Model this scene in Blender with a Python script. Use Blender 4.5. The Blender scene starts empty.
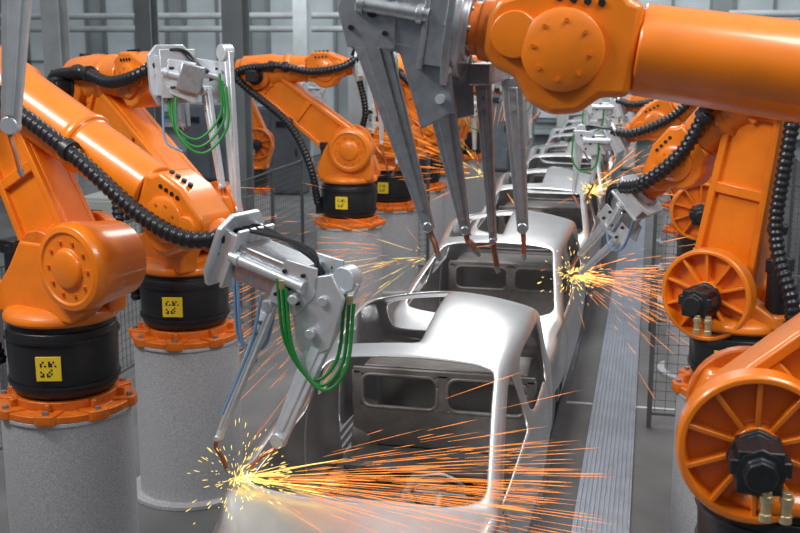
import bpy, bmesh, math, random
from mathutils import Vector, Matrix
random.seed(7)
V = Vector
sc = bpy.context.scene
sc.view_settings.view_transform = 'Standard'
sc.view_settings.look = 'None'

# ------------------------------------------------------------ materials
def mat(name, col, rough=0.5, metal=0.0, var=0.0, vscale=30.0, bump=0.0, coat=0.0, emit=None, estr=0.0, col2=None, detail=3.0):
    m = bpy.data.materials.new(name); m.use_nodes = True
    nt = m.node_tree; b = nt.nodes['Principled BSDF']
    b.inputs['Base Color'].default_value = (*col, 1)
    b.inputs['Roughness'].default_value = rough
    b.inputs['Metallic'].default_value = metal
    b.inputs['Coat Weight'].default_value = coat
    b.inputs['Coat Roughness'].default_value = 0.12
    if emit:
        b.inputs['Emission Color'].default_value = (*emit, 1)
        b.inputs['Emission Strength'].default_value = estr
    if var > 0 or col2 or bump > 0:
        tc = nt.nodes.new('ShaderNodeTexCoord')
        nz = nt.nodes.new('ShaderNodeTexNoise')
        nz.inputs['Scale'].default_value = vscale; nz.inputs['Detail'].default_value = detail
        nt.links.new(tc.outputs['Object'], nz.inputs['Vector'])
        if var > 0 or col2:
            cr = nt.nodes.new('ShaderNodeValToRGB')
            c2 = col2 or tuple(max(0, c*(1-var)) for c in col)
            c1 = col if col2 else tuple(min(1, c*(1+var)) for c in col)
            cr.color_ramp.elements[0].position = 0.35; cr.color_ramp.elements[1].position = 0.65
            cr.color_ramp.elements[0].color = (*c2, 1); cr.color_ramp.elements[1].color = (*c1, 1)
            nt.links.new(nz.outputs['Fac'], cr.inputs['Fac'])
            nt.links.new(cr.outputs['Color'], b.inputs['Base Color'])
        if bump > 0:
            bp = nt.nodes.new('ShaderNodeBump'); bp.inputs['Strength'].default_value = bump
            bp.inputs['Distance'].default_value = 0.01
            nt.links.new(nz.outputs['Fac'], bp.inputs['Height'])
            nt.links.new(bp.outputs['Normal'], b.inputs['Normal'])
    return m

ORANGE = mat('orange_paint', (0.83, 0.205, 0.008), 0.32, 0.0, 0.06, 6, 0.0, 0.45)
ORANGE_D = mat('orange_cast', (0.68, 0.15, 0.008), 0.42, 0.0, 0.12, 20)
PED = mat('speckled_grey', (0.47, 0.47, 0.49), 0.6, 0.1, 0.2, 90, 0.15)
BLACK = mat('black_cast', (0.014, 0.015, 0.018), 0.38, 0.0, 0.2, 60)
RUBBER = mat('black_rubber', (0.014, 0.014, 0.018), 0.33)
STEEL = mat('brushed_steel', (0.50, 0.52, 0.55), 0.33, 0.8, 0.10, 25)
STEEL_D = mat('grey_steel', (0.33, 0.35, 0.38), 0.40, 0.65, 0.12, 18)
STEEL_L = mat('light_alloy', (0.66, 0.70, 0.74), 0.36, 0.5, 0.05, 15)
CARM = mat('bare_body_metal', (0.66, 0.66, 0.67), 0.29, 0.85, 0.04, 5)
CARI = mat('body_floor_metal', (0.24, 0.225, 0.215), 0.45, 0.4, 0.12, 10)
COPPER = mat('copper', (0.50, 0.20, 0.12), 0.35, 0.9)
BRASS = mat('brass', (0.75, 0.6, 0.35), 0.35, 0.8)
GREEN = mat('green_hose', (0.015, 0.24, 0.04), 0.35)
BLUE = mat('blue_hose', (0.17, 0.30, 0.48), 0.4)
YELLOW = mat('yellow_label', (0.85, 0.62, 0.03), 0.5)
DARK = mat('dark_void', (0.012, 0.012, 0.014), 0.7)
FLOORM = mat('factory_floor', (0.17, 0.168, 0.168), 0.42, 0.0, col2=(0.12, 0.12, 0.122), vscale=1.3, bump=0.05)
STRIPM = mat('aluminium_duct', (0.38, 0.42, 0.49), 0.38, 0.55, 0.1, 8)
LINEM = mat('floor_paint', (0.6, 0.62, 0.62), 0.5, 0.0, 0.1, 10)
WALLM = mat('hall_wall', (0.33, 0.36, 0.37), 0.7, 0.0, 0.1, 0.8)
GLASSM = mat('window_pane', (0.46, 0.51, 0.53), 0.3, 0.0, 0.2, 0.5, emit=(0.7, 0.8, 0.85), estr=0.08)
FRAMEM = mat('window_frame', (0.22, 0.24, 0.25), 0.5)
COLM = mat('column_paint', (0.17, 0.19, 0.20), 0.5, 0.0, 0.1, 2)
COLL = mat('column_light', (0.44, 0.47, 0.48), 0.5, 0.0, 0.1, 2)
FENCE = mat('fence_wire', (0.13, 0.135, 0.14), 0.5, 0.3)
CAB = mat('cabinet_paint', (0.11, 0.125, 0.145), 0.5, 0.0, 0.1, 3)
CABL = mat('cabinet_light', (0.44, 0.46, 0.44), 0.5, 0.0, 0.05, 3)
SPO = mat('spark_orange', (1, .35, .05), 0.5, emit=(1.0, 0.27, 0.035), estr=0.95)
SPY = mat('spark_yellow', (1, .8, .3), 0.5, emit=(1.0, 0.70, 0.12), estr=1.7)

# ------------------------------------------------------------ builders
def root(name, loc):
    e = bpy.data.objects.new(name, None); e.location = loc
    e.empty_display_size = 0.2
    sc.collection.objects.link(e); return e

def finish(bm, name, material, parent=None, bevel=0.0, ang=35, seg=2, mods=None):
    bmesh.ops.recalc_face_normals(bm, faces=bm.faces)
    if parent is not None:
        bmesh.ops.translate(bm, verts=bm.verts, vec=-V(parent.location))
    me = bpy.data.meshes.new(name); bm.to_mesh(me); bm.free()
    me.materials.append(material)
    me.polygons.foreach_set('use_smooth', [True]*len(me.polygons))
    me.set_sharp_from_angle(angle=math.radians(ang))
    ob = bpy.data.objects.new(name, me); sc.collection.objects.link(ob)
    if parent is not None: ob.parent = parent
    if bevel > 0:
        m = ob.modifiers.new('bev', 'BEVEL'); m.width = bevel; m.segments = seg
        m.limit_method = 'ANGLE'; m.angle_limit = math.radians(30)
    return ob

def NB(): return bmesh.new()

def perp(a):
    a = a.normalized()
    ref = V((0, 0, 1)) if abs(a.z) < 0.9 else V((1, 0, 0))
    u = a.cross(ref).normalized(); w = a.cross(u).normalized()
    return u, w

def B_lathe(bm, o, axis, prof, seg=32):
    a = V(axis).normalized(); u, w = perp(a); o = V(o)
    rings = []
    for d, r in prof:
        c = o + a*d
        if r < 1e-5: rings.append([bm.verts.new(c)])
        else: rings.append([bm.verts.new(c+(u*math.cos(2*math.pi*i/seg)+w*math.sin(2*math.pi*i/seg))*r) for i in range(seg)])
    for A, B in zip(rings[:-1], rings[1:]):
        for i in range(seg):
            j = (i+1) % seg
            if len(A) == 1 and len(B) == 1: continue
            if len(A) == 1: bm.faces.new((A[0], B[i], B[j]))
            elif len(B) == 1: bm.faces.new((A[i], A[j], B[0]))
            else: bm.faces.new((A[i], A[j], B[j], B[i]))
    if len(rings[0]) > 1: bm.faces.new(rings[0])
    if len(rings[-1]) > 1: bm.faces.new(rings[-1])

def B_cyl(bm, p0, p1, r0, r1=None, seg=20):
    p0 = V(p0); p1 = V(p1); r1 = r0 if r1 is None else r1
    B_lathe(bm, p0, p1-p0, [(0, r0), ((p1-p0).length, r1)], seg)

def B_prism(bm, o, ax, ay, az, pts, t0, t1):
    o = V(o); ax = V(ax); ay = V(ay); az = V(az)
    A = [bm.verts.new(o+ax*x+ay*y+az*t0) for x, y in pts]
    B = [bm.verts.new(o+ax*x+ay*y+az*t1) for x, y in pts]
    bm.faces.new(A); bm.faces.new(B[::-1])
    n = len(pts)
    for i in range(n):
        j = (i+1) % n; bm.faces.new((A[i], A[j], B[j], B[i]))

def B_box(bm, c, size, ax=(1, 0, 0), ay=(0, 1, 0), az=(0, 0, 1)):
    x, y, z = [s/2 for s in size]
    B_prism(bm, c, ax, ay, az, [(-x, -y), (x, -y), (x, y), (-x, y)], -z, z)

def B_bar(bm, p0, p1, w0, w1, th, n):
    p0 = V(p0); p1 = V(p1); a = (p1-p0).normalized(); n = V(n); n = (n-a*n.dot(a)).normalized()
    w = a.cross(n)
    A = [bm.verts.new(p0+w*sx*w0/2+n*sy*th/2) for sx, sy in ((-1, -1), (1, -1), (1, 1), (-1, 1))]
    B = [bm.verts.new(p1+w*sx*w1/2+n*sy*th/2) for sx, sy in ((-1, -1), (1, -1), (1, 1), (-1, 1))]
    bm.faces.new(A); bm.faces.new(B[::-1])
    for i in range(4):
        j = (i+1) % 4; bm.faces.new((A[i], A[j], B[j], B[i]))

def spline(pts, n=12):
    pts = [V(p) for p in pts]
    P = [pts[0]*2-pts[1]]+pts+[pts[-1]*2-pts[-2]]
    out = []
    for i in range(1, len(P)-2):
        for k in range(n):
            t = k/n; a, b, c, d = P[i-1], P[i], P[i+1], P[i+2]
            out.append(0.5*((2*b)+(c-a)*t+(2*a-5*b+4*c-d)*t*t+(3*b-a-3*c+d)*t**3))
    out.append(pts[-1]); return out

def resample(pts, step):
    out = [pts[0]]; acc = 0
    for a, b in zip(pts[:-1], pts[1:]):
        L = (b-a).length
        if L < 1e-9: continue
        d = step-acc
        while d <= L:
            out.append(a.lerp(b, d/L)); d += step
        acc = L-(d-step)
    return out

def B_tube(bm, pts, rad, seg=10):
    n = len(pts)
    if not hasattr(rad, '__len__'): rad = [rad]*n
    t = (pts[1]-pts[0]).normalized(); u, w = perp(t); prev = None
    for i in range(n):
        if i == 0: tt = pts[1]-pts[0]
        elif i == n-1: tt = pts[-1]-pts[-2]
        else: tt = pts[i+1]-pts[i-1]
        tt.normalize()
        u = (u-tt*u.dot(tt)).normalized(); w = tt.cross(u)
        ring = [bm.verts.new(pts[i]+(u*math.cos(2*math.pi*k/seg)+w*math.sin(2*math.pi*k/seg))*rad[i]) for k in range(seg)]
        if prev:
            for k in range(seg):
                j = (k+1) % seg; bm.faces.new((prev[k], prev[j], ring[j], ring[k]))
        else: bm.faces.new(ring)
        prev = ring
    bm.faces.new(prev)

def corrugated(bm, pts, r, step=0.0125, seg=12):
    p = resample(spline(pts, 14), step)
    B_tube(bm, p, [r if (i//2) % 2 else r*0.82 for i in range(len(p))], seg)

def hose(parent, name, pts, r, material):
    bm = NB(); B_tube(bm, spline(pts, 10), r, 8); return finish(bm, name, material, parent, ang=80)

def hull(r0, r1, L, n=12, flat=0.0):
    s = math.asin(max(-1, min(1, (r0-r1)/L)))
    pts = []
    a0 = math.pi/2-s
    for i in range(n+1):
        a = a0+(2*math.pi-2*a0)*i/n
        pts.append((r0*math.cos(a), r0*math.sin(a)))
    for i in range(n+1):
        a = -a0+2*a0*i/n
        pts.append((L+r1*math.cos(a), r1*math.sin(a)))
    return pts

# ------------------------------------------------------------ welding gun
def gun(R, F, g, side, body, arms, greens=(), blues=(), plate=0.34, rail=True, armmat=None, ends=True):
    F = V(F); g = V(g).normalized(); body = V(body); side = V(side)
    side = (side-g*side.dot(g)).normalized(); up = side.cross(g).normalized()
    if up.z < 0: up = -up
    h = plate/2
    armmat = armmat or STEEL_L
    bm = NB()
    B_prism(bm, F, side, up, g, [(-h, -h*.7), (-h*.6, -h*1.15), (h*.7, -h*1.15), (h, -h*.6), (h, h*.8), (h*.6, h*1.2), (-h*.6, h*1.2), (-h, h*.8)], 0.0, 0.035)
    B_prism(bm, F+g*.12, side, up, g, [(-h*.8, -h*.9), (h*.8, -h*.9), (h*.8, h), (-h*.8, h)], 0.0, 0.025)
    for sx in (-1, 1):
        B_box(bm, F+g*.075+side*sx*h*.7, (0.03, plate*.8, 0.09), side, up, g)
    finish(bm, 'gun_mount_plate', armmat, R, 0.006)
    bm = NB()
    for a in range(6):
        c = math.cos(a*math.pi/3); s = math.sin(a*math.pi/3)
        B_cyl(bm, F+(side*c+up*s)*h*.72+g*.03, F+(side*c+up*s)*h*.72+g*.05, .014, seg=8)
        B_cyl(bm, F+(side*c+up*s)*h*.72-g*.015, F+(side*c+up*s)*h*.72, .014, seg=8)
    finish(bm, 'gun_bolts', STEEL_D, R)
    b = body-F-g*.12; L = max(.2, b.length); ba = b.normalized()
    bm = NB()
    B_box(bm, F+g*.12+ba*L*.55, (L*1.0, plate*.62, plate*.55), ba, *[v for v in perp(ba)])
    finish(bm, 'gun_transformer', STEEL, R, 0.012)
    u, w = perp(ba)
    bm = NB()
    for sx in (-1, 1):
        o = F+g*.12+side*sx*plate*.36+up*.03
        B_cyl(bm, o, o+ba*L*1.15, .035, seg=16)
        B_cyl(bm, o+ba*L*1.15, o+ba*(L*1.15+.03), .045, seg=16)
        B_cyl(bm, o+ba*(L*.1), o+ba*(L*.1+.03), .045, seg=16)
    finish(bm, 'gun_cylinders', armmat, R, 0.003)
    bm = NB()
    B_prism(bm, body, ba, up, side, [(-.12, -.14), (.10, -.17), (.17, 0), (.12, .17), (-.1, .15)], plate*.3, plate*.3+.02)
    B_prism(bm, body, ba, up, side, [(-.12, -.14), (.10, -.17), (.17, 0), (.12, .17), (-.1, .15)], -plate*.3-.02, -plate*.3)
    finish(bm, 'gun_side_plates', armmat, R, 0.005)
    bm = NB()
    for sx in (-1, 1):
        for du, dv in ((0, 0), (.09, -.08), (.06, .1), (-.07, .08), (-.07, -.08)):
            o = body+ba*du+up*dv+side*sx*plate*.3
            B_cyl(bm, o, o+side*sx*.04, .022 if du == 0 else .012, seg=10)
    finish(bm, 'gun_pins', BLACK, R)
    bma = NB(); bmt = NB(); bmc = NB()
    for i, (s0, e0, tip, w0, w1) in enumerate(arms):
        s0 = V(s0); e0 = V(e0); tip = V(tip)
        B_bar(bma, s0, e0, w0, w1, .045, side)
        m1 = s0.lerp(e0, .06); m2 = s0.lerp(e0, .94)
        B_bar(bma, m1, m2, w0*.45, w1*.45, .07, side)
        if ends:
            B_cyl(bma, s0-side*.05, s0+side*.05, w0*.42, seg=18)
        B_cyl(bma, e0-side*.03, e0+side*.03, w1*.52, seg=14)
        bend = e0+(e0-s0).normalized()*.05
        B_tube(bmc, spline([e0, bend, bend.lerp(tip, .5)+V((0, 0, .01)), tip], 5), .014, 8)
        B_cyl(bmt, tip, tip+(tip-bend).normalized()*.035, .018, .008, 10)
        for f in (.12, .2):
            q = s0.lerp(e0, f); B_cyl(bmt, q-side*.05, q+side*.05, .013, seg=8)
    finish(bma, 'gun_arms', armmat, R, 0.006)
    finish(bmc, 'electrode_shanks', COPPER, R)
    finish(bmt, 'electrode_tips', STEEL_D, R)
    bm = NB()
    for k in range(3):
        o = F-g*.02+side*(k-1)*.07+up*.1
        B_tube(bm, spline([o, o+g*.15+up*.10, body+up*(.17+.02*k)-ba*.05, body+up*.08+ba*.08+side*(k-1)*.04], 8), .014, 8)
    finish(bm, 'gun_cables', RUBBER, R)
    for p in greens: hose(R, 'green_hose', p, .011, GREEN)
    for p in blues: hose(R, 'blue_hose', p, .011, BLUE)

# ------------------------------------------------------------ robot
def robot(base, yaw, ped_h, A2, EL, WR, hoseK=True, wscale=1.0, ribbed=True, disc_at=None, base_h=.42, gunf=None, fr=.2, label=True, hose_lift=.0, ringF=False):
    R = root('welding_robot', (base[0], base[1], 0))
    o = V((base[0], base[1], 0))
    H = V((math.cos(yaw), math.sin(yaw), 0)); S = V((math.sin(yaw), -math.cos(yaw), 0))
    if S.y > 0: S = -S
    Z = V((0, 0, 1))
    P = lambda r, s, z: o+H*r+S*s+Z*z
    bm = NB(); B_lathe(bm, o, Z, [(0, .54), (.04, .54), (.04, .455), (ped_h-.03, .455), (ped_h-.03, .47), (ped_h, .47)], 56)
    finish(bm, 'pedestal', PED, R, .005)
    bm = NB(); B_lathe(bm, o, Z, [(ped_h, .47), (ped_h+.05, .47), (ped_h+.05, .37), (ped_h+.12, .37)], 48)
    for k in range(8):
        a = k*math.pi/4+.2; d = V((math.cos(a), math.sin(a), 0)); t = V((-d.y, d.x, 0))
        B_prism(bm, o+Z*ped_h, d, t, Z, [(.33, -.1), (.48, -.07), (.50, -.04), (.50, .04), (.48, .07), (.33, .1)], -.005, .065)
        B_prism(bm, o+Z*(ped_h+.06), t, Z, d, [(-.015, 0), (.015, 0), (.015, .06), (-.015, .06)], .35, .42)
    finish(bm, 'base_flange', ORANGE_D, R, .006)
    bm = NB()
    for k in range(8):
        a = k*math.pi/4+.2; d = V((math.cos(a), math.sin(a), 0))
        B_cyl(bm, o+d*.455+Z*(ped_h+.06), o+d*.455+Z*(ped_h+.085), .022, seg=6)
    finish(bm, 'base_bolts', STEEL_D, R)
    zb = ped_h+.1; zt = zb+base_h
    bm = NB(); B_lathe(bm, o, Z, [(zb, .30), (zb+.05, .36), (zb+.1, .375), (zt-.08, .385), (zt-.04, .375), (zt-.04, .35), (zt, .35)], 48)
    B_box(bm, P(-.34, 0, zb+.17), (.22, .26, .24), H, S, Z)
    finish(bm, 'base_body', BLACK, R, .006)
    bm = NB()
    for zz, rr_ in ((zb+.11, .39), (zt-.11, .397)):
        B_lathe(bm, o, Z, [(zz, rr_), (zz+.02, rr_)], 48)
    finish(bm, 'base_rings', RUBBER, R)
    if label:
        cd = (V((0, 0, 0))-o); cd.z = 0; cd.normalize()
        cd = (cd+V((-cd.y, cd.x, 0))*-.28).normalized(); ct = V((-cd.y, cd.x, 0))
        lz = zb+base_h*.5
        bm = NB(); B_box(bm, o+cd*.392+Z*lz, (.17, .17, .012), ct, Z, cd)
        finish(bm, 'yellow_label', YELLOW, R, .002)
        bm = NB(); rr = random.Random(3)
        for i in range(8):
            for j in range(8):
                if rr.random() < .45:
                    B_box(bm, o+cd*.399+Z*(lz+(j-3.5)*.014)+ct*(i-3.5)*.014, (.012, .012, .002), ct, Z, cd)
        finish(bm, 'label_code', BLACK, R)
    bm = NB(); B_lathe(bm, o, Z, [(zt, .39), (zt+.05, .40), (zt+.09, .36), (zt+.12, .30)], 48)
    ar, az = A2
    h = az-zt
    dc = ar if disc_at is None else disc_at[0]
    dz = az if disc_at is None else disc_at[1]
    B_prism(bm, o+Z*zt, H, Z, S, [(-.36, .04), (.38, .04), (.40, h*.3), (ar+.30, h*.8), (ar+.2, h+.18), (ar-.18, h+.2), (ar-.30, h*.9), (-.40, h*.35)], -.26, -.10)
    B_prism(bm, o+Z*zt, H, Z, S, [(-.36, .04), (.38, .04), (max(.40, dc), h*.3), (dc+.28, h*.8), (dc+.16, h+.14), (ar-.18, h+.14), (ar-.30, h*.9), (-.40, h*.35)], .10, .26)
    B_prism(bm, o+Z*zt, H, Z, S, [(-.34, .04), (.34, .04), (.3, h*.35), (-.3, h*.5)], -.2, .2)
    B_box(bm, P(-.30, 0, zt+h*.35), (.16, .48, h*.5), H, S, Z)
    finish(bm, 'turret', ORANGE, R, .025, seg=3)
    bm = NB(); B_cyl(bm, P(-.28, .12, zt+.1), P(-.28, .12, zt+.52), .085, seg=20); B_box(bm, P(-.28, .12, zt+.5), (.16, .16, .1), H, S, Z)
    finish(bm, 'turret_motor', BLACK, R, .01)
    A = P(ar, 0, az)
    if ribbed:
        D = A; dr = .34
        bm = NB()
        B_lathe(bm, D+S*.24, S, [(0, 0), (0, dr-.02), (.02, dr), (.13, dr), (.145, dr-.012), (.145, dr-.035), (.05, dr-.055), (.05, .11), (.12, .10), (.12, 0)], 56)
        for k in range(10):
            a = k*math.pi/5+.3; d = H*math.cos(a)+Z*math.sin(a); t = -H*math.sin(a)+Z*math.cos(a)
            B_prism(bm, D+S*.24, d, S, t, [(.09, .04), (dr-.03, .04), (dr-.03, .135), (.09, .115)], -.011, .011)
        finish(bm, 'shoulder_gear_housing', ORANGE, R, .004)
        q = D+S*.36-Z*.03
        bm = NB()
        B_box(bm, q+S*.10, (.19, .19, .2), H, Z, S)
        B_lathe(bm, q, S, [(0, .13), (.03, .13), (.03, .11), (.20, .11), (.205, .07), (.25, .07)], 8)
        for k in (-1, 1):
            B_box(bm, q+S*.14+H*k*.1+Z*.02, (.05, .07, .12), H, Z, S)
        finish(bm, 'shoulder_motor', BLACK, R, .008)
        bm = NB()
        for k in (-1, 1):
            c = q+S*.20-H*.07+H*k*.04-Z*.07
            B_cyl(bm, c, c-Z*.12, .022, seg=12); B_cyl(bm, c-Z*.02, c-Z*.05, .029, seg=12)
            B_cyl(bm, c-Z*.1, c-Z*.135, .027, seg=12)
        finish(bm, 'motor_connectors', BRASS, R, .002)
    else:
        D = P(dc, 0, dz); dr = .30
        bm = NB()
        B_lathe(bm, D-S*.1, S, [(0, 0), (0, dr*.85), (.2, dr*.92), (.36, dr), (.42, dr), (.46, dr*.93), (.47, dr*.8), (.455, dr*.76), (.455, dr*.45), (.48, dr*.42), (.49, dr*.36), (.49, 0)], 48)
        finish(bm, 'shoulder_gear_housing', ORANGE, R, .004)
        bm = NB()
        for k in range(10):
            a = k*math.pi/5; c = D+S*.355+(H*math.cos(a)+Z*math.sin(a))*dr*.6
            B_cyl(bm, c, c+S*.015, .013, seg=8)
        finish(bm, 'shoulder_bolts', ORANGE_D, R)
    bm = NB()
    B_lathe(bm, A-S*.24, -S, [(0, .28), (.08, .28), (.1, .24), (.1, 0)], 40)
    B_cyl(bm, A-S*.25, A+S*.25, .22, seg=32)
    finish(bm, 'shoulder_hub', ORANGE_D, R, .01)
    E = P(EL[0], 0, EL[1]); la = (E-A); L = la.length; la.normalize(); lb = S.cross(la).normalized()
    bm = NB()
    B_prism(bm, A, la, lb, S, hull(.25, .20, L), -.10, .10)
    for sg in (-1, 1):
        B_prism(bm, A, la, lb, S*sg, hull(.25, .20, L), .09, .11)
        for e in (-1, 1):
            B_prism(bm, A, la, lb, S*sg, [(0, e*.245), (L, e*.195), (L, e*.14), (0, e*.19)], .10, .15)
        for f in (.13, .5, .88):
            B_prism(bm, A, la, lb, S*sg, [(L*f-.04, -.2), (L*f+.04, -.2), (L*f+.04, .2), (L*f-.04, .2)], .10, .145)
    finish(bm, 'link_arm', ORANGE, R, .012, seg=2)
    bm = NB()
    B_lathe(bm, E-S*.24, S, [(0, .15), (.02, .19), (.12, .2), (.12, .225), (.36, .225), (.36, .2), (.46, .19), (.48, .15)], 40)
    finish(bm, 'elbow_joint', ORANGE_D, R, .008)
    bm = NB(); B_cyl(bm, E+S*.24, E+S*.40, .09, seg=24); B_box(bm, E+S*.38, (.15, .15, .1), H, Z, S)
    B_cyl(bm, E+S*.22, E+S*.26, .12, seg=24)
    finish(bm, 'elbow_motor', BLACK, R, .008)
    W = P(WR[0], 0, WR[1]); d = (W-E).normalized(); n = S.cross(d).normalized()
    if n.z < 0: n = -n
    FL = (W-E).length
    off = n*.06
    bm = NB()
    B_lathe(bm, E+off-d*.34, d, [(0, fr*.7), (.02, fr*.88), (.1, fr*.95), (.12, fr*1.08), (.55, fr*1.12), (.60, fr*1.02), (.34+FL*.55, fr*.98), (.34+FL*.55+.02, fr*1.06), (.34+FL*.55+.06, fr*1.06), (.34+FL*.55+.08, fr*.93), (.34+FL-.02, fr*.86), (.34+FL, fr*.86)], 44)
    B_box(bm, E+off*.3, (.42, .30, .36), d, S, n)
    finish(bm, 'forearm', ORANGE, R, .012)
    bm = NB()
    for k, (a, b) in enumerate(((.09, .05), (-.09, .05), (0, -.09))):
        c = E+off-d*.33+S*a+n*b
        B_cyl(bm, c, c-d*.2, .065, seg=18); B_box(bm, c-d*.2, (.07, .11, .11), d, S, n)
    finish(bm, 'wrist_motors', BLACK, R, .006)
    w = wscale
    Wc = W+off*.9
    bm = NB()
    prof = [(0, .165), (.05, .175), (.10, .225), (.30, .215), (.40, .17), (.52, .12), (.55, .06), (.55, -.08), (.50, -.13), (.42, -.15), (.36, -.235), (.27, -.27), (.17, -.25), (.10, -.18), (0, -.165)]
    B_prism(bm, Wc, d*w, n*w, S*w, prof, -.15, .15)
    finish(bm, 'wrist_housing', ORANGE, R, .035*w, seg=3)
    bm = NB()
    for sg in (-1, 1):
        B_lathe(bm, Wc+d*.26*w-n*.03*w+S*sg*.14*w, S*sg, [(0, .15*w), (.035*w, .15*w), (.05*w, .12*w), (.05*w, 0)], 32)
        B_lathe(bm, Wc+d*.44*w+S*sg*.10*w, S*sg, [(0, .09*w), (.075*w, .085*w), (.085*w, 0)], 24)
    finish(bm, 'wrist_covers', ORANGE, R, .004)
    bm = NB()
    for k in range(4):
        c = Wc+d*(.13+.055*k)*w+n*(.225-.0)*w+S*.06*w
        B_cyl(bm, c-n*.015, c+n*.012*w, .017*w, seg=10)
        c = Wc+d*(.15+.05*k)*w+n*.15*w+S*.15*w
        B_cyl(bm, c-S*.01, c+S*.008, .014*w, seg=10)
    finish(bm, 'wrist_screws', BLACK, R)
    bm = NB()
    for k in range(8):
        a = k*math.pi/4
        c = Wc+d*.26*w-n*.03*w+S*.185*w+(d*math.cos(a)+n*math.sin(a))*.105*w
        B_cyl(bm, c, c+S*.012, .009*w, seg=8)
    finish(bm, 'cover_bolts', ORANGE_D, R)
    bm = NB(); B_lathe(bm, Wc+d*.54*w, d, [(0, .12*w), (.05, .115*w), (.06, .10*w), (.10, .10*w)], 32)
    finish(bm, 'wrist_hand', ORANGE_D, R, .004)
    F = Wc+d*(.54*w+.10)
    bm = NB(); B_lathe(bm, F, d, [(0, .13*w), (.05, .13*w)], 32)
    if ringF: B_lathe(bm, F+d*.02, d, [(0, .23), (.04, .23), (.05, .21), (.05, .15)], 40)
    for k in range(8):
        a = k*math.pi/4; c = F+(S*math.cos(a)+n*math.sin(a))*.1*w; B_cyl(bm, c-d*.012, c, .012, seg=8)
    finish(bm, 'tool_flange', STEEL, R, .004)
    if hoseK:
        bm = NB()
        hs = .30
        corrugated(bm, [P(-.38, .25, zb+.2), P(-.46, .34, zt+.25), A.lerp(E, .35)+S*.26-H*.36, E+S*.26-H*.22-d*.05, E+S*hs+d*.25+n*(.12+hose_lift), E.lerp(W, .65)+S*.27+n*.10, W+S*.26+d*.1+n*.02, F+S*.24-d*.12-n*.0, F+S*.1+d*.10+n*.12], .055)
        finish(bm, 'corrugated_hose', RUBBER, R, ang=80)
        bm = NB()
        for c, ax in ((E+S*.26+d*.25+n*(.12+hose_lift), d), (E.lerp(W, .65)+S*.26+n*.10, d), (A.lerp(E, .35)+S*.22-H*.36, la)):
            B_lathe(bm, c-ax*.03, ax, [(0, .072), (.06, .072)], 20)
            B_box(bm, c-S*.06, (.05, .14, .05), ax, S, ax.cross(S))
        finish(bm, 'hose_clamps', BLACK, R, .004)
    else:
        bm = NB()
        corrugated(bm, [P(-.38, -.25, zb+.2), P(-.50, -.34, zt+.25), A.lerp(E, .35)-S*.26-H*.30, E-S*.26-H*.2, E-S*.27+d*.3, W-S*.26], .047)
        finish(bm, 'corrugated_hose', RUBBER, R, ang=80)
    if gunf: gunf(R, F+d*.05, d, S)
    return R, F, d, S, n

def simple_gun(drop=.9, reach=.3, green=True):
    def f(R, F, d, S):
        dh = V((d.x, d.y, 0)).normalized()
        b = F+d*.12+dh*reach
        a1 = b+dh*.12; a2 = b-dh*.06
        arms = [(a1+V((0, 0, .15)), a1+dh*.06-V((0, 0, drop)), a1-V((0, 0, drop+.16)), .14, .05),
                (a2-V((0, 0, .05)), a2+dh*.02-V((0, 0, drop*.8)), a2+dh*.10-V((0, 0, drop+.1)), .11, .045)]
        g = []
        if green:
            q = S*.14
            g.append([b+q-dh*.1+V((0, 0, .05)), b+q-dh*.08-V((0, 0, .25)), b+q+dh*.08-V((0, 0, .34)), b+q+dh*.2-V((0, 0, .2)), b+q*.6+dh*.2+V((0, 0, .1))])
        gun(R, F, d, S, b, arms, g)
    return f

# ---- left front robot
def gunL1(R, F, d, S):
    off = lambda p, k: V(p)+V((.03*k, -.02*k, -.02*k))
    gr = [[(-2.06, 5.96, 2.58), (-2.0, 5.90, 2.22), (-1.83, 5.89, 2.0), (-1.69, 5.93, 2.13), (-1.66, 6.0, 2.5)]]
    gr.append([off(p, 1) for p in gr[0]]); gr.append([off(p, -1.2) for p in gr[0]])
    bl = [[(-2.37, 6.05, 2.55), (-2.33, 6.0, 2.2), (-2.22, 6.02, 2.16), (-2.16, 6.05, 2.3), (-2.14, 6.08, 2.56)]]
    bl.append([off(p, -1) for p in bl[0]])
    bl.append([(-2.2, 6.0, 2.5), (-2.26, 5.95, 2.2), (-2.40, 5.82, 1.8)])
    arms = [((-1.70, 6.09, 2.60), (-2.06, 5.84, 1.66), (-2.22, 5.78, 1.50), .19, .09),
            ((-2.17, 6.07, 2.42), (-2.42, 5.80, 1.66), (-2.37, 5.78, 1.48), .09, .035)]
    gun(R, F, d, S, (-1.97, 6.13, 2.56), arms, gr, bl, plate=.42)
    bm = NB()
    B_prism(bm, (-1.86, 5.95, 2.42), (.955, -.295, 0), (0, 0, 1), (.295, .955, 0), [(-.22, .16), (.12, .24), (.20, .10), (.10, -.20), (-.05, -.30), (-.14, -.22), (-.16, -.02)], 0, .03)
    for x, z in ((-1.98, 2.5), (-1.80, 2.5), (-1.88, 2.3)):
        B_cyl(bm, (x, 5.90, z), (x, 6.1, z), .03, seg=14)
    finish(bm, 'gun_rocker_plate', STEEL_L, R, .006)
    bm = NB()
    for p in ((-2.06, 5.96, 2.60), (-1.66, 6.0, 2.52)):
        B_cyl(bm, p, V(p)-V((0, 0, .05)), .018, seg=10)
    finish(bm, 'hose_fittings', BRASS, R)
robot((-4.0, 6.82), math.radians(-18.8), 1.42, (.10, 2.50), (-.50, 3.62), (.93, 2.96), gunf=gunL1, fr=.205, ribbed=False, disc_at=(.50, 2.52), base_h=.54)

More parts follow.
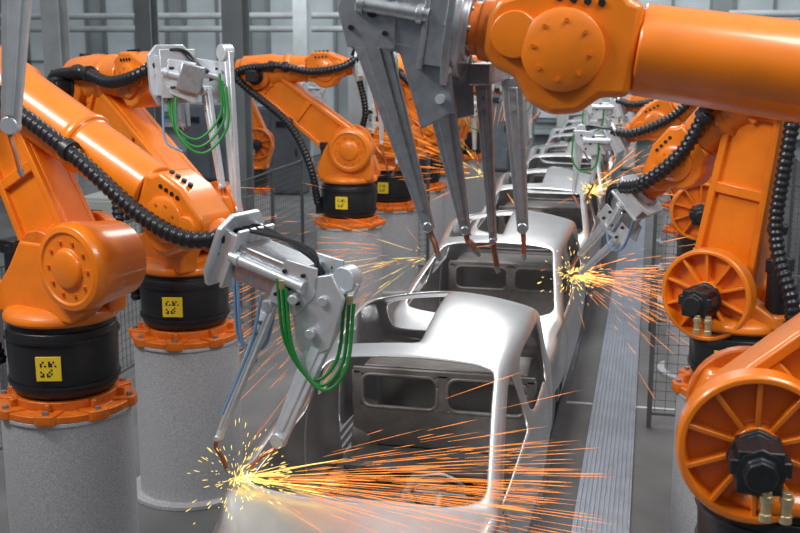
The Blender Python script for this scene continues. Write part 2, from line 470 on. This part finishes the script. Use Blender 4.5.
# ---- second left robot
def gunL2(R, F, d, S):
    gr = [[(-3.92, 8.66, 3.63), (-3.88, 8.58, 3.25), (-3.67, 8.60, 3.09), (-3.48, 8.68, 3.3), (-3.49, 8.71, 3.63)]]
    gr.append([V(p)+V((.04, -.02, -.05)) for p in gr[0]]); gr.append([V(p)+V((-.03, .02, .06)) for p in gr[0]])
    bl = [[(-3.98, 8.6, 3.5), (-3.95, 8.55, 3.15), (-3.8, 8.55, 3.05)]]
    arms = [((-3.51, 8.85, 3.86), (-3.38, 8.67, 2.55), (-3.30, 8.6, 2.32), .17, .09),
            ((-3.68, 8.81, 3.55), (-3.52, 8.7, 2.75), (-3.42, 8.66, 2.5), .11, .05)]
    gun(R, F, d, S, (-3.74, 8.75, 3.64), arms, gr, bl, plate=.42)
robot((-3.9, 8.7), math.radians(-35), 1.42, (.2, 2.50), (-1.50, 3.54), (-.78, 3.58), gunf=gunL2, ribbed=False, disc_at=(.3, 2.50), base_h=.50)

# ---- off-frame left robot whose gun hangs into view
def gunL0(R, F, d, S):
    arms = [((-2.98, 4.92, 4.42), (-3.12, 4.96, 3.56), (-3.06, 4.92, 3.34), .16, .09)]
    gun(R, F, d, S, (-3.05, 4.94, 4.45), arms)
robot((-4.6, 4.7), math.radians(6), 1.32, (.2, 2.42), (-.5, 3.9), (.55, 4.4), gunf=gunL0, label=False, ribbed=False)

robot((-4.05, 14.66), 0, 1.42, (.0, 2.5), (-1.25, 3.46), (-.55, 3.50), gunf=simple_gun(1.3, .25), ribbed=False, disc_at=(.1, 2.48), base_h=.50)
robot((-4.0, 16.9), math.radians(-20), 1.32, (.2, 2.42), (-.15, 3.55), (.55, 3.25), gunf=simple_gun(.8, .25), ribbed=False, base_h=.52)
robot((-4.0, 19.2), math.radians(5), 1.32, (.2, 2.42), (-.5, 3.5), (.5, 3.3), gunf=simple_gun(.8, .25), ribbed=False, base_h=.5)
robot((-4.0, 21.6), math.radians(-10), 1.32, (.2, 2.42), (-.2, 3.6), (.6, 3.2), gunf=simple_gun(.8, .25), ribbed=False, base_h=.5)
robot((-4.0, 24.2), math.radians(0), 1.32, (.2, 2.42), (-.6, 3.5), (.4, 3.3), gunf=simple_gun(.8, .25), ribbed=False, base_h=.5)
robot((-8.6, 23.0), math.radians(10), .6, (.2, 1.7), (-.3, 3.0), (.5, 2.9), hoseK=False, gunf=simple_gun(.6, .2, False))
robot((-10.9, 21.5), math.radians(-10), .9, (.2, 2.0), (-.4, 3.3), (.5, 3.0), hoseK=False, gunf=simple_gun(.6, .2, False))

# ---- right front robot
def gunR1(R, F, d, S):
    arms = [((-1.46, 5.16, 4.45), (-1.02, 5.12, 3.10), (-.97, 5.10, 2.97), .24, .05),
            ((-1.02, 5.15, 3.95), (-.85, 5.18, 3.08), (-.80, 5.18, 2.98), .17, .045),
            ((-.80, 5.34, 3.80), (-.74, 5.36, 3.00), (-.72, 5.36, 2.87), .08, .035),
            ((-.74, 6.0, 3.78), (-.67, 6.05, 2.95), (-.66, 6.05, 2.80), .12, .06)]
    gun(R, F, d, S, (-1.24, 5.07, 4.10), arms, plate=.46, armmat=STEEL, ends=False)
    bm = NB()
    B_prism(bm, (-1.0, 4.93, 3.98), (1, 0, 0), (0, 0, 1), (0, 1, 0), [(-.40, .40), (.06, .40), (.10, .05), (.13, -.32), (-.02, -.40), (-.12, -.06), (-.26, -.02), (-.36, .10)], 0, .03)
    B_prism(bm, (-1.0, 5.32, 3.98), (1, 0, 0), (0, 0, 1), (0, 1, 0), [(-.40, .40), (.10, .40), (.14, .05), (.16, -.36), (-.0, -.40), (-.12, -.06), (-.26, -.02), (-.36, .10)], 0, .03)
    B_box(bm, (-.80, 5.7, 3.82), (.10, 1.0, .10))
    finish(bm, 'gun_bracket', STEEL_D, R, .008)
    bm = NB()
    for x, z in ((-1.32, 4.26), (-1.06, 4.28), (-1.3, 4.12), (-.98, 4.1), (-.93, 3.72), (-.9, 3.85)):
        B_cyl(bm, (x, 4.90, z), (x, 4.94, z), .022, seg=10)
    finish(bm, 'bracket_bolts', STEEL_L, R)
robot((.68, 5.07), math.pi, 1.44, (.17, 2.25), (-1.30, 3.60), (.76, 3.88), hoseK=False, gunf=gunR1, fr=.235, wscale=1.2, ringF=True, label=False)

# ---- second right robot
def gunR2(R, F, d, S):
    arms = [((-.22, 9.0, 2.62), (-.58, 10.15, 2.02), (-.68, 10.42, 1.82), .11, .05),
            ((-.19, 8.9, 2.42), (-.56, 10.05, 1.86), (-.68, 10.35, 1.76), .08, .04)]
    bl = [[(-.07, 8.6, 2.7), (-.17, 8.8, 2.35), (-.29, 9.1, 2.3), (-.32, 9.3, 2.5)]]
    gun(R, F, d, S, (-.20, 8.92, 2.53), arms, (), bl, plate=.32)
robot((.74, 8.3), math.radians(155), 1.38, (.16, 2.16), (-.06, 3.64), (.36, 3.22), gunf=gunR2, wscale=.92)
robot((.75, 13.3), math.pi, 1.2, (.15, 2.02), (-.1, 3.4), (.45, 3.1), gunf=simple_gun(.6, .25))
robot((.75, 16.9), math.pi, 1.1, (.15, 1.92), (-.2, 3.3), (.5, 3.1), gunf=simple_gun(.6, .25))
robot((.75, 19.4), math.pi, 1.1, (.15, 1.92), (-.3, 3.4), (.4, 3.0), gunf=simple_gun(.6, .25))
robot((.75, 22.0), math.pi, 1.1, (.15, 1.92), (-.1, 3.3), (.5, 2.9), gunf=simple_gun(.6, .25))

# ------------------------------------------------------------ car bodies
def lin(t, y):
    if y <= t[0][0]: return t[0][1]
    for (a, va), (b, vb) in zip(t[:-1], t[1:]):
        if y <= b: return va+(vb-va)*(y-a)/(b-a)
    return t[-1][1]
TW = [(0, .66), (.06, .74), (.2, .81), (.5, .855), (1.2, .87), (3, .89), (3.6, .88), (4.0, .83), (4.2, .76)]
TB = [(0, .98), (.06, 1.08), (.2, 1.16), (.45, 1.23), (.65, 1.28), (1.5, 1.31), (3, 1.35), (4.0, 1.38), (4.2, 1.3)]
TC = [(0, .97), (.06, 1.09), (.2, 1.2), (.45, 1.28), (.65, 1.33), (.72, 1.355), (1.2, 1.56), (1.7, 1.715), (2.15, 1.82), (2.42, 1.875), (2.8, 1.935), (3.15, 1.975), (3.5, 1.975), (3.78, 1.93), (3.9, 1.87), (3.98, 1.80), (4.06, 1.66), (4.14, 1.48), (4.2, 1.33)]
TR = [(.6, 1.35), (.65, 1.36), (.72, 1.38), (1.2, 1.53), (1.7, 1.66), (2.15, 1.75), (2.42, 1.79), (2.8, 1.825), (3.15, 1.845), (3.5, 1.84), (3.78, 1.80), (3.9, 1.75), (3.98, 1.69), (4.06, 1.58), (4.14, 1.45), (4.2, 1.34)]
TX = [(.65, .81), (1.2, .75), (1.7, .69), (2.15, .65), (2.6, .675), (3.15, .71), (3.5, .71), (3.9, .69), (4.06, .68), (4.2, .68)]
def section(y):
    W = lin(TW, y); zb = lin(TB, y); zc = lin(TC, y); zr = lin(TR, y); xr = lin(TX, y)
    base = [(W-.12, .45), (W-.05, .52), (W-.01, min(.78, zb-.2)), (W, min(1.05, zb-.1)), (W-.025, zb-.04), (W-.065, zb)]
    k = min(1, max(0, (y-.5)/.15))
    hood = [(W*.88, zb+.015), (W*.80, zb+(zc-zb)*.35+.01), (W*.70, zb+(zc-zb)*.6), (W*.36, zb+(zc-zb)*.93), (0, zc)]
    gh = [(xr+.04, max(zr-.055, zb+.02)), (xr+.01, zr), (xr-.065, zr+.03), (xr*.5, .75*zc+.25*zr), (0, zc)]
    return base+[(a[0]*(1-k)+b[0]*k, a[1]*(1-k)+b[1]*k) for a, b in zip(hood, gh)]
ST = [0, .06, .2, .45, .65, .72, .94, .955, 1.25, 1.6, 1.95, 2.15, 2.28, 2.34, 2.355, 2.42, 2.8, 3.1, 3.30, 3.315, 3.5, 3.70, 3.85, 3.92, 4.06, 4.14, 4.2]

def build_car_meshes():
    bm = NB(); rings = []
    for y in ST:
        s = section(y)
        full = [(x, z) for x, z in s]+[(-x, z) for x, z in s[:-1][::-1]]
        rings.append([bm.verts.new((x, y, z)) for x, z in full])
    N = 21
    for i in range(len(ST)-1):
        ym = (ST[i]+ST[i+1])/2; narrow = ST[i+1]-ST[i] < .02
        for j in range(N-1):
            left = j >= 10; jj = 19-j if left else j
            if .72 < ym < 2.15 and jj >= 8: continue
            if jj == 5 and (.955 < ym < 2.28 or 2.42 < ym < 3.5): continue
            if 3.92 < ym < 4.14 and jj >= 8: continue
            if 2.36 < ym < 3.70 and left and jj >= 8: continue
            if narrow and 1 <= jj <= 4: continue
            if jj <= 1 and (.2 < ym < .94 or 3.315 < ym < 3.9): continue
            bm.faces.new((rings[i][j], rings[i][j+1], rings[i+1][j+1], rings[i+1][j]))
    for r, front in ((rings[0], True), (rings[-1], False)):
        for j in range(9):
            if front and j in (1,): continue
            bm.faces.new((r[j], r[j+1], r[19-j], r[20-j]))
        bm.faces.new((r[9], r[10], r[11]))
    bmesh.ops.delete(bm, geom=[v for v in bm.verts if not v.link_faces], context='VERTS')
    bmesh.ops.recalc_face_normals(bm, faces=bm.faces)
    me = bpy.data.meshes.new('body_shell'); bm.to_mesh(me); bm.free(); me.materials.append(CARM)
    me.polygons.foreach_set('use_smooth', [True]*len(me.polygons))
    parts = [('body_shell', me, 'shell')]
    def part(name, fn, m, bevel=.01):
        b = NB(); fn(b); bmesh.ops.recalc_face_normals(b, faces=b.faces)
        mm = bpy.data.meshes.new(name); b.to_mesh(mm); b.free(); mm.materials.append(m)
        mm.polygons.foreach_set('use_smooth', [True]*len(mm.polygons)); mm.set_sharp_from_angle(angle=.6)
        parts.append((name, mm, bevel))
    def floorpan(b):
        B_box(b, (0, 2.1, .50), (1.5, 2.5, .04)); B_box(b, (0, .45, .62), (1.0, .7, .04)); B_box(b, (0, 3.7, .66), (1.1, .8, .04))
        B_prism(b, (0, .9, .5), (1, 0, 0), (0, 0, 1), (0, 1, 0), [(-.2, 0), (-.14, .17), (.14, .17), (.2, 0)], 0, 2.4)
        for s in (-1, 1): B_box(b, (s*.74, 2.1, .56), (.1, 2.5, .14))
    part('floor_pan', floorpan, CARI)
    def fire(b):
        B_box(b, (0, .78, .88), (1.5, .03, .78))
        B_box(b, (0, .76, 1.29), (1.40, .22, .03))
    part('firewall', fire, CARM)
    def dash(b):
        B_cyl(b, (-.74, 1.05, 1.02), (.74, 1.05, 1.02), .03, seg=16)
        c = V((.36, 1.35, 1.16)); a = V((0, 1, .45)).normalized(); u, w = perp(a)
        p = [c+(u*math.cos(t*math.pi/12)+w*math.sin(t*math.pi/12))*.18 for t in range(25)]
        B_tube(b, p, .014, 8); B_cyl(b, c, (.36, 1.05, 1.03), .025)
        B_bar(b, c-u*.17, c+u*.17, .03, .03, .015, a)
    part('dash_crossbeam', dash, STEEL_D, 0)
    def bulk(b):
        y = 3.35
        B_box(b, (0, y, .78), (1.5, .03, .46)); B_box(b, (0, y, 1.31), (1.5, .03, .06))
        # rounded aperture frames
        for cx in (-.36, .36):
            p = []
            for (sx, sz, a0) in ((1, 1, 0), (-1, 1, 90), (-1, -1, 180), (1, -1, 270)):
                for k in range(5):
                    a = math.radians(a0+k*22.5)
                    p.append(V((cx+sx*.24+.08*math.cos(a), y, 1.14+sz*.06+.08*math.sin(a))))
            p.append(p[0]); B_tube(b, p, .022, 8)
        B_box(b, (0, y, 1.15), (.10, .03, .32))
        for s in (-1, 1): B_box(b, (s*.72, y, 1.15), (.08, .03, .32))
        B_box(b, (0, 3.68, 1.32), (1.35, .5, .03)); B_box(b, (0, 3.1, .66), (1.4, .5, .04))
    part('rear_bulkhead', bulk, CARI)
    def seats(b):
        for s in (-1, 1):
            B_lathe(b, (s*.62, .62, .62), (s, 0, 0), [(0, .30), (.14, .33)], 28)
            B_lathe(b, (s*.60, 3.6, .66), (s, 0, 0), [(0, .28), (.16, .31)], 28)
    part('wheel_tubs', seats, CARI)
    def lights(b):
        for s in (-1, 1):
            B_lathe(b, (s*.66, .02, .90), (s*.55, -1, .15), [(0, .12), (.04, .12), (.055, .10), (.03, .07), (.03, 0)], 24)
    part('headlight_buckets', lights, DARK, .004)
    def ring(b):
        for s in (-1, 1):
            a = V((s*.55, -1, .15)).normalized(); u, w = perp(a)
            c = V((s*.66, .02, .90))+a*.05
            p = [c+(u*math.cos(t*math.pi/12)+w*math.sin(t*math.pi/12))*.115 for t in range(25)]
            B_tube(b, p, .014, 8)
    part('headlight_rims', ring, STEEL_L, 0)
    def skid(b):
        for s in (-1, 1):
            B_box(b, (s*.48, 2.1, .30), (.09, 4.0, .10))
            for y in (.3, 1.3, 2.9, 3.9):
                B_box(b, (s*.48, y, .40), (.10, .10, .12))
        for y in (.3, 1.3, 2.9, 3.9): B_box(b, (0, y, .29), (1.1, .08, .08))
    part('carrier_skid', skid, STEEL_D)
    return parts
CP = build_car_meshes()
for k in range(6):
    R = root('car_body', (-1.55, 5.05+4.45*k, 0))
    for name, me, bv in CP:
        ob = bpy.data.objects.new(name, me); sc.collection.objects.link(ob); ob.parent = R
        if bv == 'shell':
            m = ob.modifiers.new('sol', 'SOLIDIFY'); m.thickness = .028; m.offset = -1
            m = ob.modifiers.new('sub', 'SUBSURF'); m.levels = 2; m.render_levels = 2 if k < 3 else 1
        elif bv:
            m = ob.modifiers.new('bev', 'BEVEL'); m.width = bv; m.segments = 2

# ------------------------------------------------------------ hall
def single(name, fn, m, bevel=0):
    b = NB(); fn(b); return finish(b, name, m, None, bevel)
single('floor', lambda b: B_box(b, (-6, 18, -.1), (34, 40, .2)), FLOORM)
single('wall_back', lambda b: B_box(b, (-6, 36.15, 4), (34, .3, 8)), WALLM)
single('wall_left', lambda b: B_box(b, (-23.15, 20, 4), (.3, 33, 8)), WALLM)
single('wall_right', lambda b: B_box(b, (11.15, 23, 4), (.3, 27, 8)), WALLM)
n = 0
for x in range(-22, 10, 3):
    n += 1
    R = root('window_%d' % n, (x+1.5, 35.95, 3.6))
    b = NB(); B_box(b, (x+1.5, 35.95, 3.6), (2.2, .04, 4.4)); finish(b, 'pane', GLASSM, R)
    b = NB()
    for dx in (-1.15, 0, 1.15): B_box(b, (x+1.5+dx, 35.9, 3.6), (.10, .1, 4.6))
    for z in (1.3, 3.1, 4.7, 5.9): B_box(b, (x+1.5, 35.9, z), (2.4, .1, .08))
    finish(b, 'frame', FRAMEM, R)
single('trim_1', lambda b: B_box(b, (-6, 35.8, .95), (33, .3, .12)), COLL)
def hbeam(x, y, m, w=.4):
    def f(b):
        B_box(b, (x, y-w/2, 4), (w, .05, 8)); B_box(b, (x, y+w/2, 4), (w, .05, 8)); B_box(b, (x, y, 4), (.05, w, 8))
        B_box(b, (x, y, .04), (w+.2, w+.2, .08))
    single('steel_column', f, m)
for x, y, m in ((-12.6, 22, COLL), (-11.9, 25, COLM), (-7.9, 20.5, COLM), (-7.2, 27, COLL), (-15.5, 27, COLM), (-5.6, 30, COLL), (-3.4, 31, COLM), (4.5, 31, COLL), (1.6, 30, COLM), (-9.6, 30, COLL)):
    hbeam(x, y, m)
def pipes(b):
    for z, y in ((4.6, 33), (4.2, 33.2)): B_cyl(b, (-22, y, z), (10, y, z), .10, seg=12)
single('wall_pipes', pipes, COLL)

def fence(x0, y0, x1, y1, h=2.1):
    R = root('safety_fence', (x0, y0, 0))
    p0 = V((x0, y0, 0)); p1 = V((x1, y1, 0)); L = (p1-p0).length; a = (p1-p0).normalized(); nn = V((-a.y, a.x, 0)); Z = V((0, 0, 1))
    b = NB()
    nseg = max(1, round(L/1.5))
    for i in range(nseg+1): B_box(b, p0+a*L*i/nseg+Z*h/2, (.05, .05, h), a, nn, Z)
    for z in (.15, h-.03): B_box(b, p0+a*L/2+Z*z, (L, .025, .025), a, nn, Z)
    finish(b, 'posts', FENCE, R)
    b = NB()
    m = int(L/.10)
    for i in range(m): B_box(b, p0+a*(i+.5)*L/m+Z*(h/2+.07), (.006, .006, h-.2), a, nn, Z)
    for i in range(int((h-.2)/.10)): B_box(b, p0+a*L/2+Z*(.2+i*.10), (L, .006, .006), a, nn, Z)
    finish(b, 'wire_mesh', FENCE, R)
fence(-5.9, 7.4, -5.9, 26, 1.9); fence(-5.8, 12.5, -4.7, 12.5); fence(-5.4, 18.0, -3.6, 18.0)
fence(.12, 15.1, 2.1, 15.1); fence(2.3, 8.5, 2.3, 26); fence(.12, 11.2, 1.8, 11.2, 1.7)

def duct(b):
    B_box(b, (-.25, 15, .03), (.46, 28, .06))
    for k in range(11): B_box(b, (-.25+(k-5)*.04, 15, .07), (.016, 28, .03))
single('cable_duct_cover', duct, STRIPM)
def lines(b):
    B_box(b, (.1, 11.8, .004), (1.9, .06, .008)); B_box(b, (-3.1, 11.6, .004), (1.5, .06, .008)); B_box(b, (-3.1, 18, .004), (.06, 34, .008))
single('floor_marking', lines, LINEM)
def track(b):
    for s in (-1, 1):
        B_box(b, (-1.55+s*.48, 17, .12), (.14, 30, .24)); B_box(b, (-1.55+s*.75, 17, .05), (.06, 30, .1))
    for k in range(30): B_box(b, (-1.55, 2.5+k, .08), (1.3, .1, .08))
single('conveyor_track', track, STEEL_D)
def grate(b):
    for k in range(9): B_box(b, (-2.95+k*.07-.0, 9, .03), (.02, 8, .04))
single('floor_grating', grate, STEEL_D)

def cabinet(x, y, w, d, h, m, nd=2):
    R = root('control_cabinet', (x, y, 0))
    b = NB(); B_box(b, (x, y, h/2+.05), (w, d, h)); finish(b, 'housing', m, R, .02)
    b = NB()
    for i in range(nd):
        B_box(b, (x-w/2+(i+.5)*w/nd, y-d/2-.01, h/2+.05), (w/nd-.05, .03, h-.12))
    finish(b, 'doors', m, R, .008)
    b = NB()
    for i in range(nd):
        B_box(b, (x-w/2+(i+.85)*w/nd, y-d/2-.04, h/2), (.03, .03, .18)); B_box(b, (x-w/2+(i+.4)*w/nd, y-d/2-.03, h*.82), (w/nd*.4, .02, .16))
    B_box(b, (x, y, .03), (w*.95, d*.95, .06))
    finish(b, 'handles_and_vents', BLACK, R)
cabinet(1.5, 28.5, 2.0, .8, 2.4, CAB, 3); cabinet(4.4, 26, 1.6, .8, 2.0, CAB); cabinet(-1.6, 34.2, 2.4, .8, 2.2, CABL, 3)
cabinet(-6.9, 31.5, 2.0, .8, 2.0, CABL, 3); cabinet(-11.5, 29, 2.2, .8, 2.1, CAB, 3); cabinet(-8.6, 17, 1.4, .7, 1.3, CABL); cabinet(-17.5, 30, 2.4, .8, 2.1, CABL, 3)
cabinet(-4.8, 33, 1.4, .8, 2.6, CAB, 2); cabinet(-9.4, 27, 1.6, .8, 2.2, CAB, 2); cabinet(-14.4, 24, 1.6, .8, 2.0, CAB, 2)

# ------------------------------------------------------------ sparks
def sparks(c, main, spread, n, reach, seed, core=60, grav=.25, wid=.0035, core_r=.16, vs=.6, pw=1.0):
    rr = random.Random(seed); c = V(c); main = V(main).normalized()
    R = root('welding_sparks', c)
    bo = NB(); by = NB()
    def streak(b, p, q, w):
        a = (q-p)
        if a.length < 1e-4: return
        u, v = perp(a)
        A = [b.verts.new(p+(u*math.cos(t)+v*math.sin(t))*w*.35) for t in (0, 2.09, 4.19)]
        M = [b.verts.new(p+a*.7+(u*math.cos(t)+v*math.sin(t))*w) for t in (0, 2.09, 4.19)]
        e = b.verts.new(q); s = b.verts.new(p-a*.02)
        for i in range(3):
            j = (i+1) % 3
            b.faces.new((A[i], A[j], M[j], M[i])); b.faces.new((M[i], M[j], e)); b.faces.new((A[j], A[i], s))
    for i in range(n):
        d = (main+V((rr.gauss(0, spread), rr.gauss(0, spread), rr.gauss(0, spread*vs)))).normalized()
        s0 = reach*rr.random()**pw*.85
        ln = reach*(.04+.24*rr.random()**1.5)
        g = lambda s: V((0, 0, -grav*(s/reach)**2*reach*.5))
        p = c+d*s0+g(s0); q = c+d*(s0+ln)+g(s0+ln)
        streak(by if s0 < reach*.12*rr.random()*2 else bo, p, q, wid*(.5+.7*rr.random()))
    for i in range(core):
        d = V((rr.gauss(0, 1), rr.gauss(0, 1), rr.gauss(0, .6))).normalized()
        d = (d+main*.6).normalized()
        s0 = core_r*rr.random()**1.1; ln = .01+.04*rr.random()
        streak(by, c+d*s0, c+d*(s0+ln), wid*1.2)
    finish(bo, 'orange_streaks', SPO, R); finish(by, 'yellow_sparks', SPY, R)
sparks((-2.30, 5.74, 1.44), (1, -.02, .05), .17, 380, 2.1, 1, core=320, grav=.06, core_r=.34, wid=.0021, vs=.7, pw=.95)
sparks((-.70, 10.5, 1.74), (.9, -.2, .0), .34, 300, 1.3, 2, core=240, wid=.0028, core_r=.30)
sparks((-2.25, 11.2, 1.7), (-1, -.2, -.1), .5, 260, 2.6, 3, core=10, grav=.6, wid=.0026, pw=.6)
sparks((-.8, 15.2, 1.9), (.6, -.2, .25), .5, 160, 1.8, 4, core=90, wid=.0045)
sparks((-2.3, 15.8, 2.0), (-.6, -.2, .4), .5, 150, 2.2, 5, core=30, wid=.004, pw=.7)

# ------------------------------------------------------------ light
w = bpy.data.worlds.new('hall_world'); sc.world = w; w.use_nodes = True
nt = w.node_tree; bg = nt.nodes['Background']
tc = nt.nodes.new('ShaderNodeTexCoord'); sp = nt.nodes.new('ShaderNodeSeparateXYZ'); cr = nt.nodes.new('ShaderNodeValToRGB')
nt.links.new(tc.outputs['Generated'], sp.inputs[0]); nt.links.new(sp.outputs['Z'], cr.inputs['Fac']); nt.links.new(cr.outputs['Color'], bg.inputs['Color'])
cr.color_ramp.elements[0].position = 0.05; cr.color_ramp.elements[0].color = (.08, .085, .10, 1)
cr.color_ramp.elements[1].position = .8; cr.color_ramp.elements[1].color = (.93, .97, 1.0, 1)
bg.inputs['Strength'].default_value = .62
def area(name, loc, size, power, target, col=(1, .99, .97)):
    l = bpy.data.lights.new(name, 'AREA'); l.shape = 'RECTANGLE'; l.size, l.size_y = size; l.energy = power; l.color = col
    o = bpy.data.objects.new(name, l); o.location = loc; sc.collection.objects.link(o)
    o.rotation_euler = (V(target)-V(loc)).to_track_quat('-Z', 'Y').to_euler()
area('hall_lamp', (-6.5, 3.0, 8.5), (4, 1.2), 560, (-2.5, 8, 1.5))
area('hall_lamp', (2.5, 4.0, 8.0), (3, 1.5), 270, (-1, 8, 1.5))
area('hall_lamp', (-1.5, 15, 8.5), (2, 8), 520, (-1.5, 15, 0))
area('hall_lamp', (-8, 27, 8.5), (10, 4), 750, (-8, 31, 0), (.92, .97, 1))
area('hall_lamp', (1, 28, 8.5), (6, 4), 450, (1, 32, 0), (.92, .97, 1))

# ------------------------------------------------------------ camera
cam = bpy.data.cameras.new('camera'); co = bpy.data.objects.new('camera', cam); sc.collection.objects.link(co)
co.location = (0, 0, 4.0); cam.sensor_width = 36; cam.lens = 1100/800*36
Fv = V((-.2165, .9544, -.2055))
co.rotation_euler = Fv.to_track_quat('-Z', 'Y').to_euler()
cam.clip_start = .1; cam.clip_end = 200
cam.dof.use_dof = True; cam.dof.focus_distance = 7.5; cam.dof.aperture_fstop = 3.2
sc.camera = co
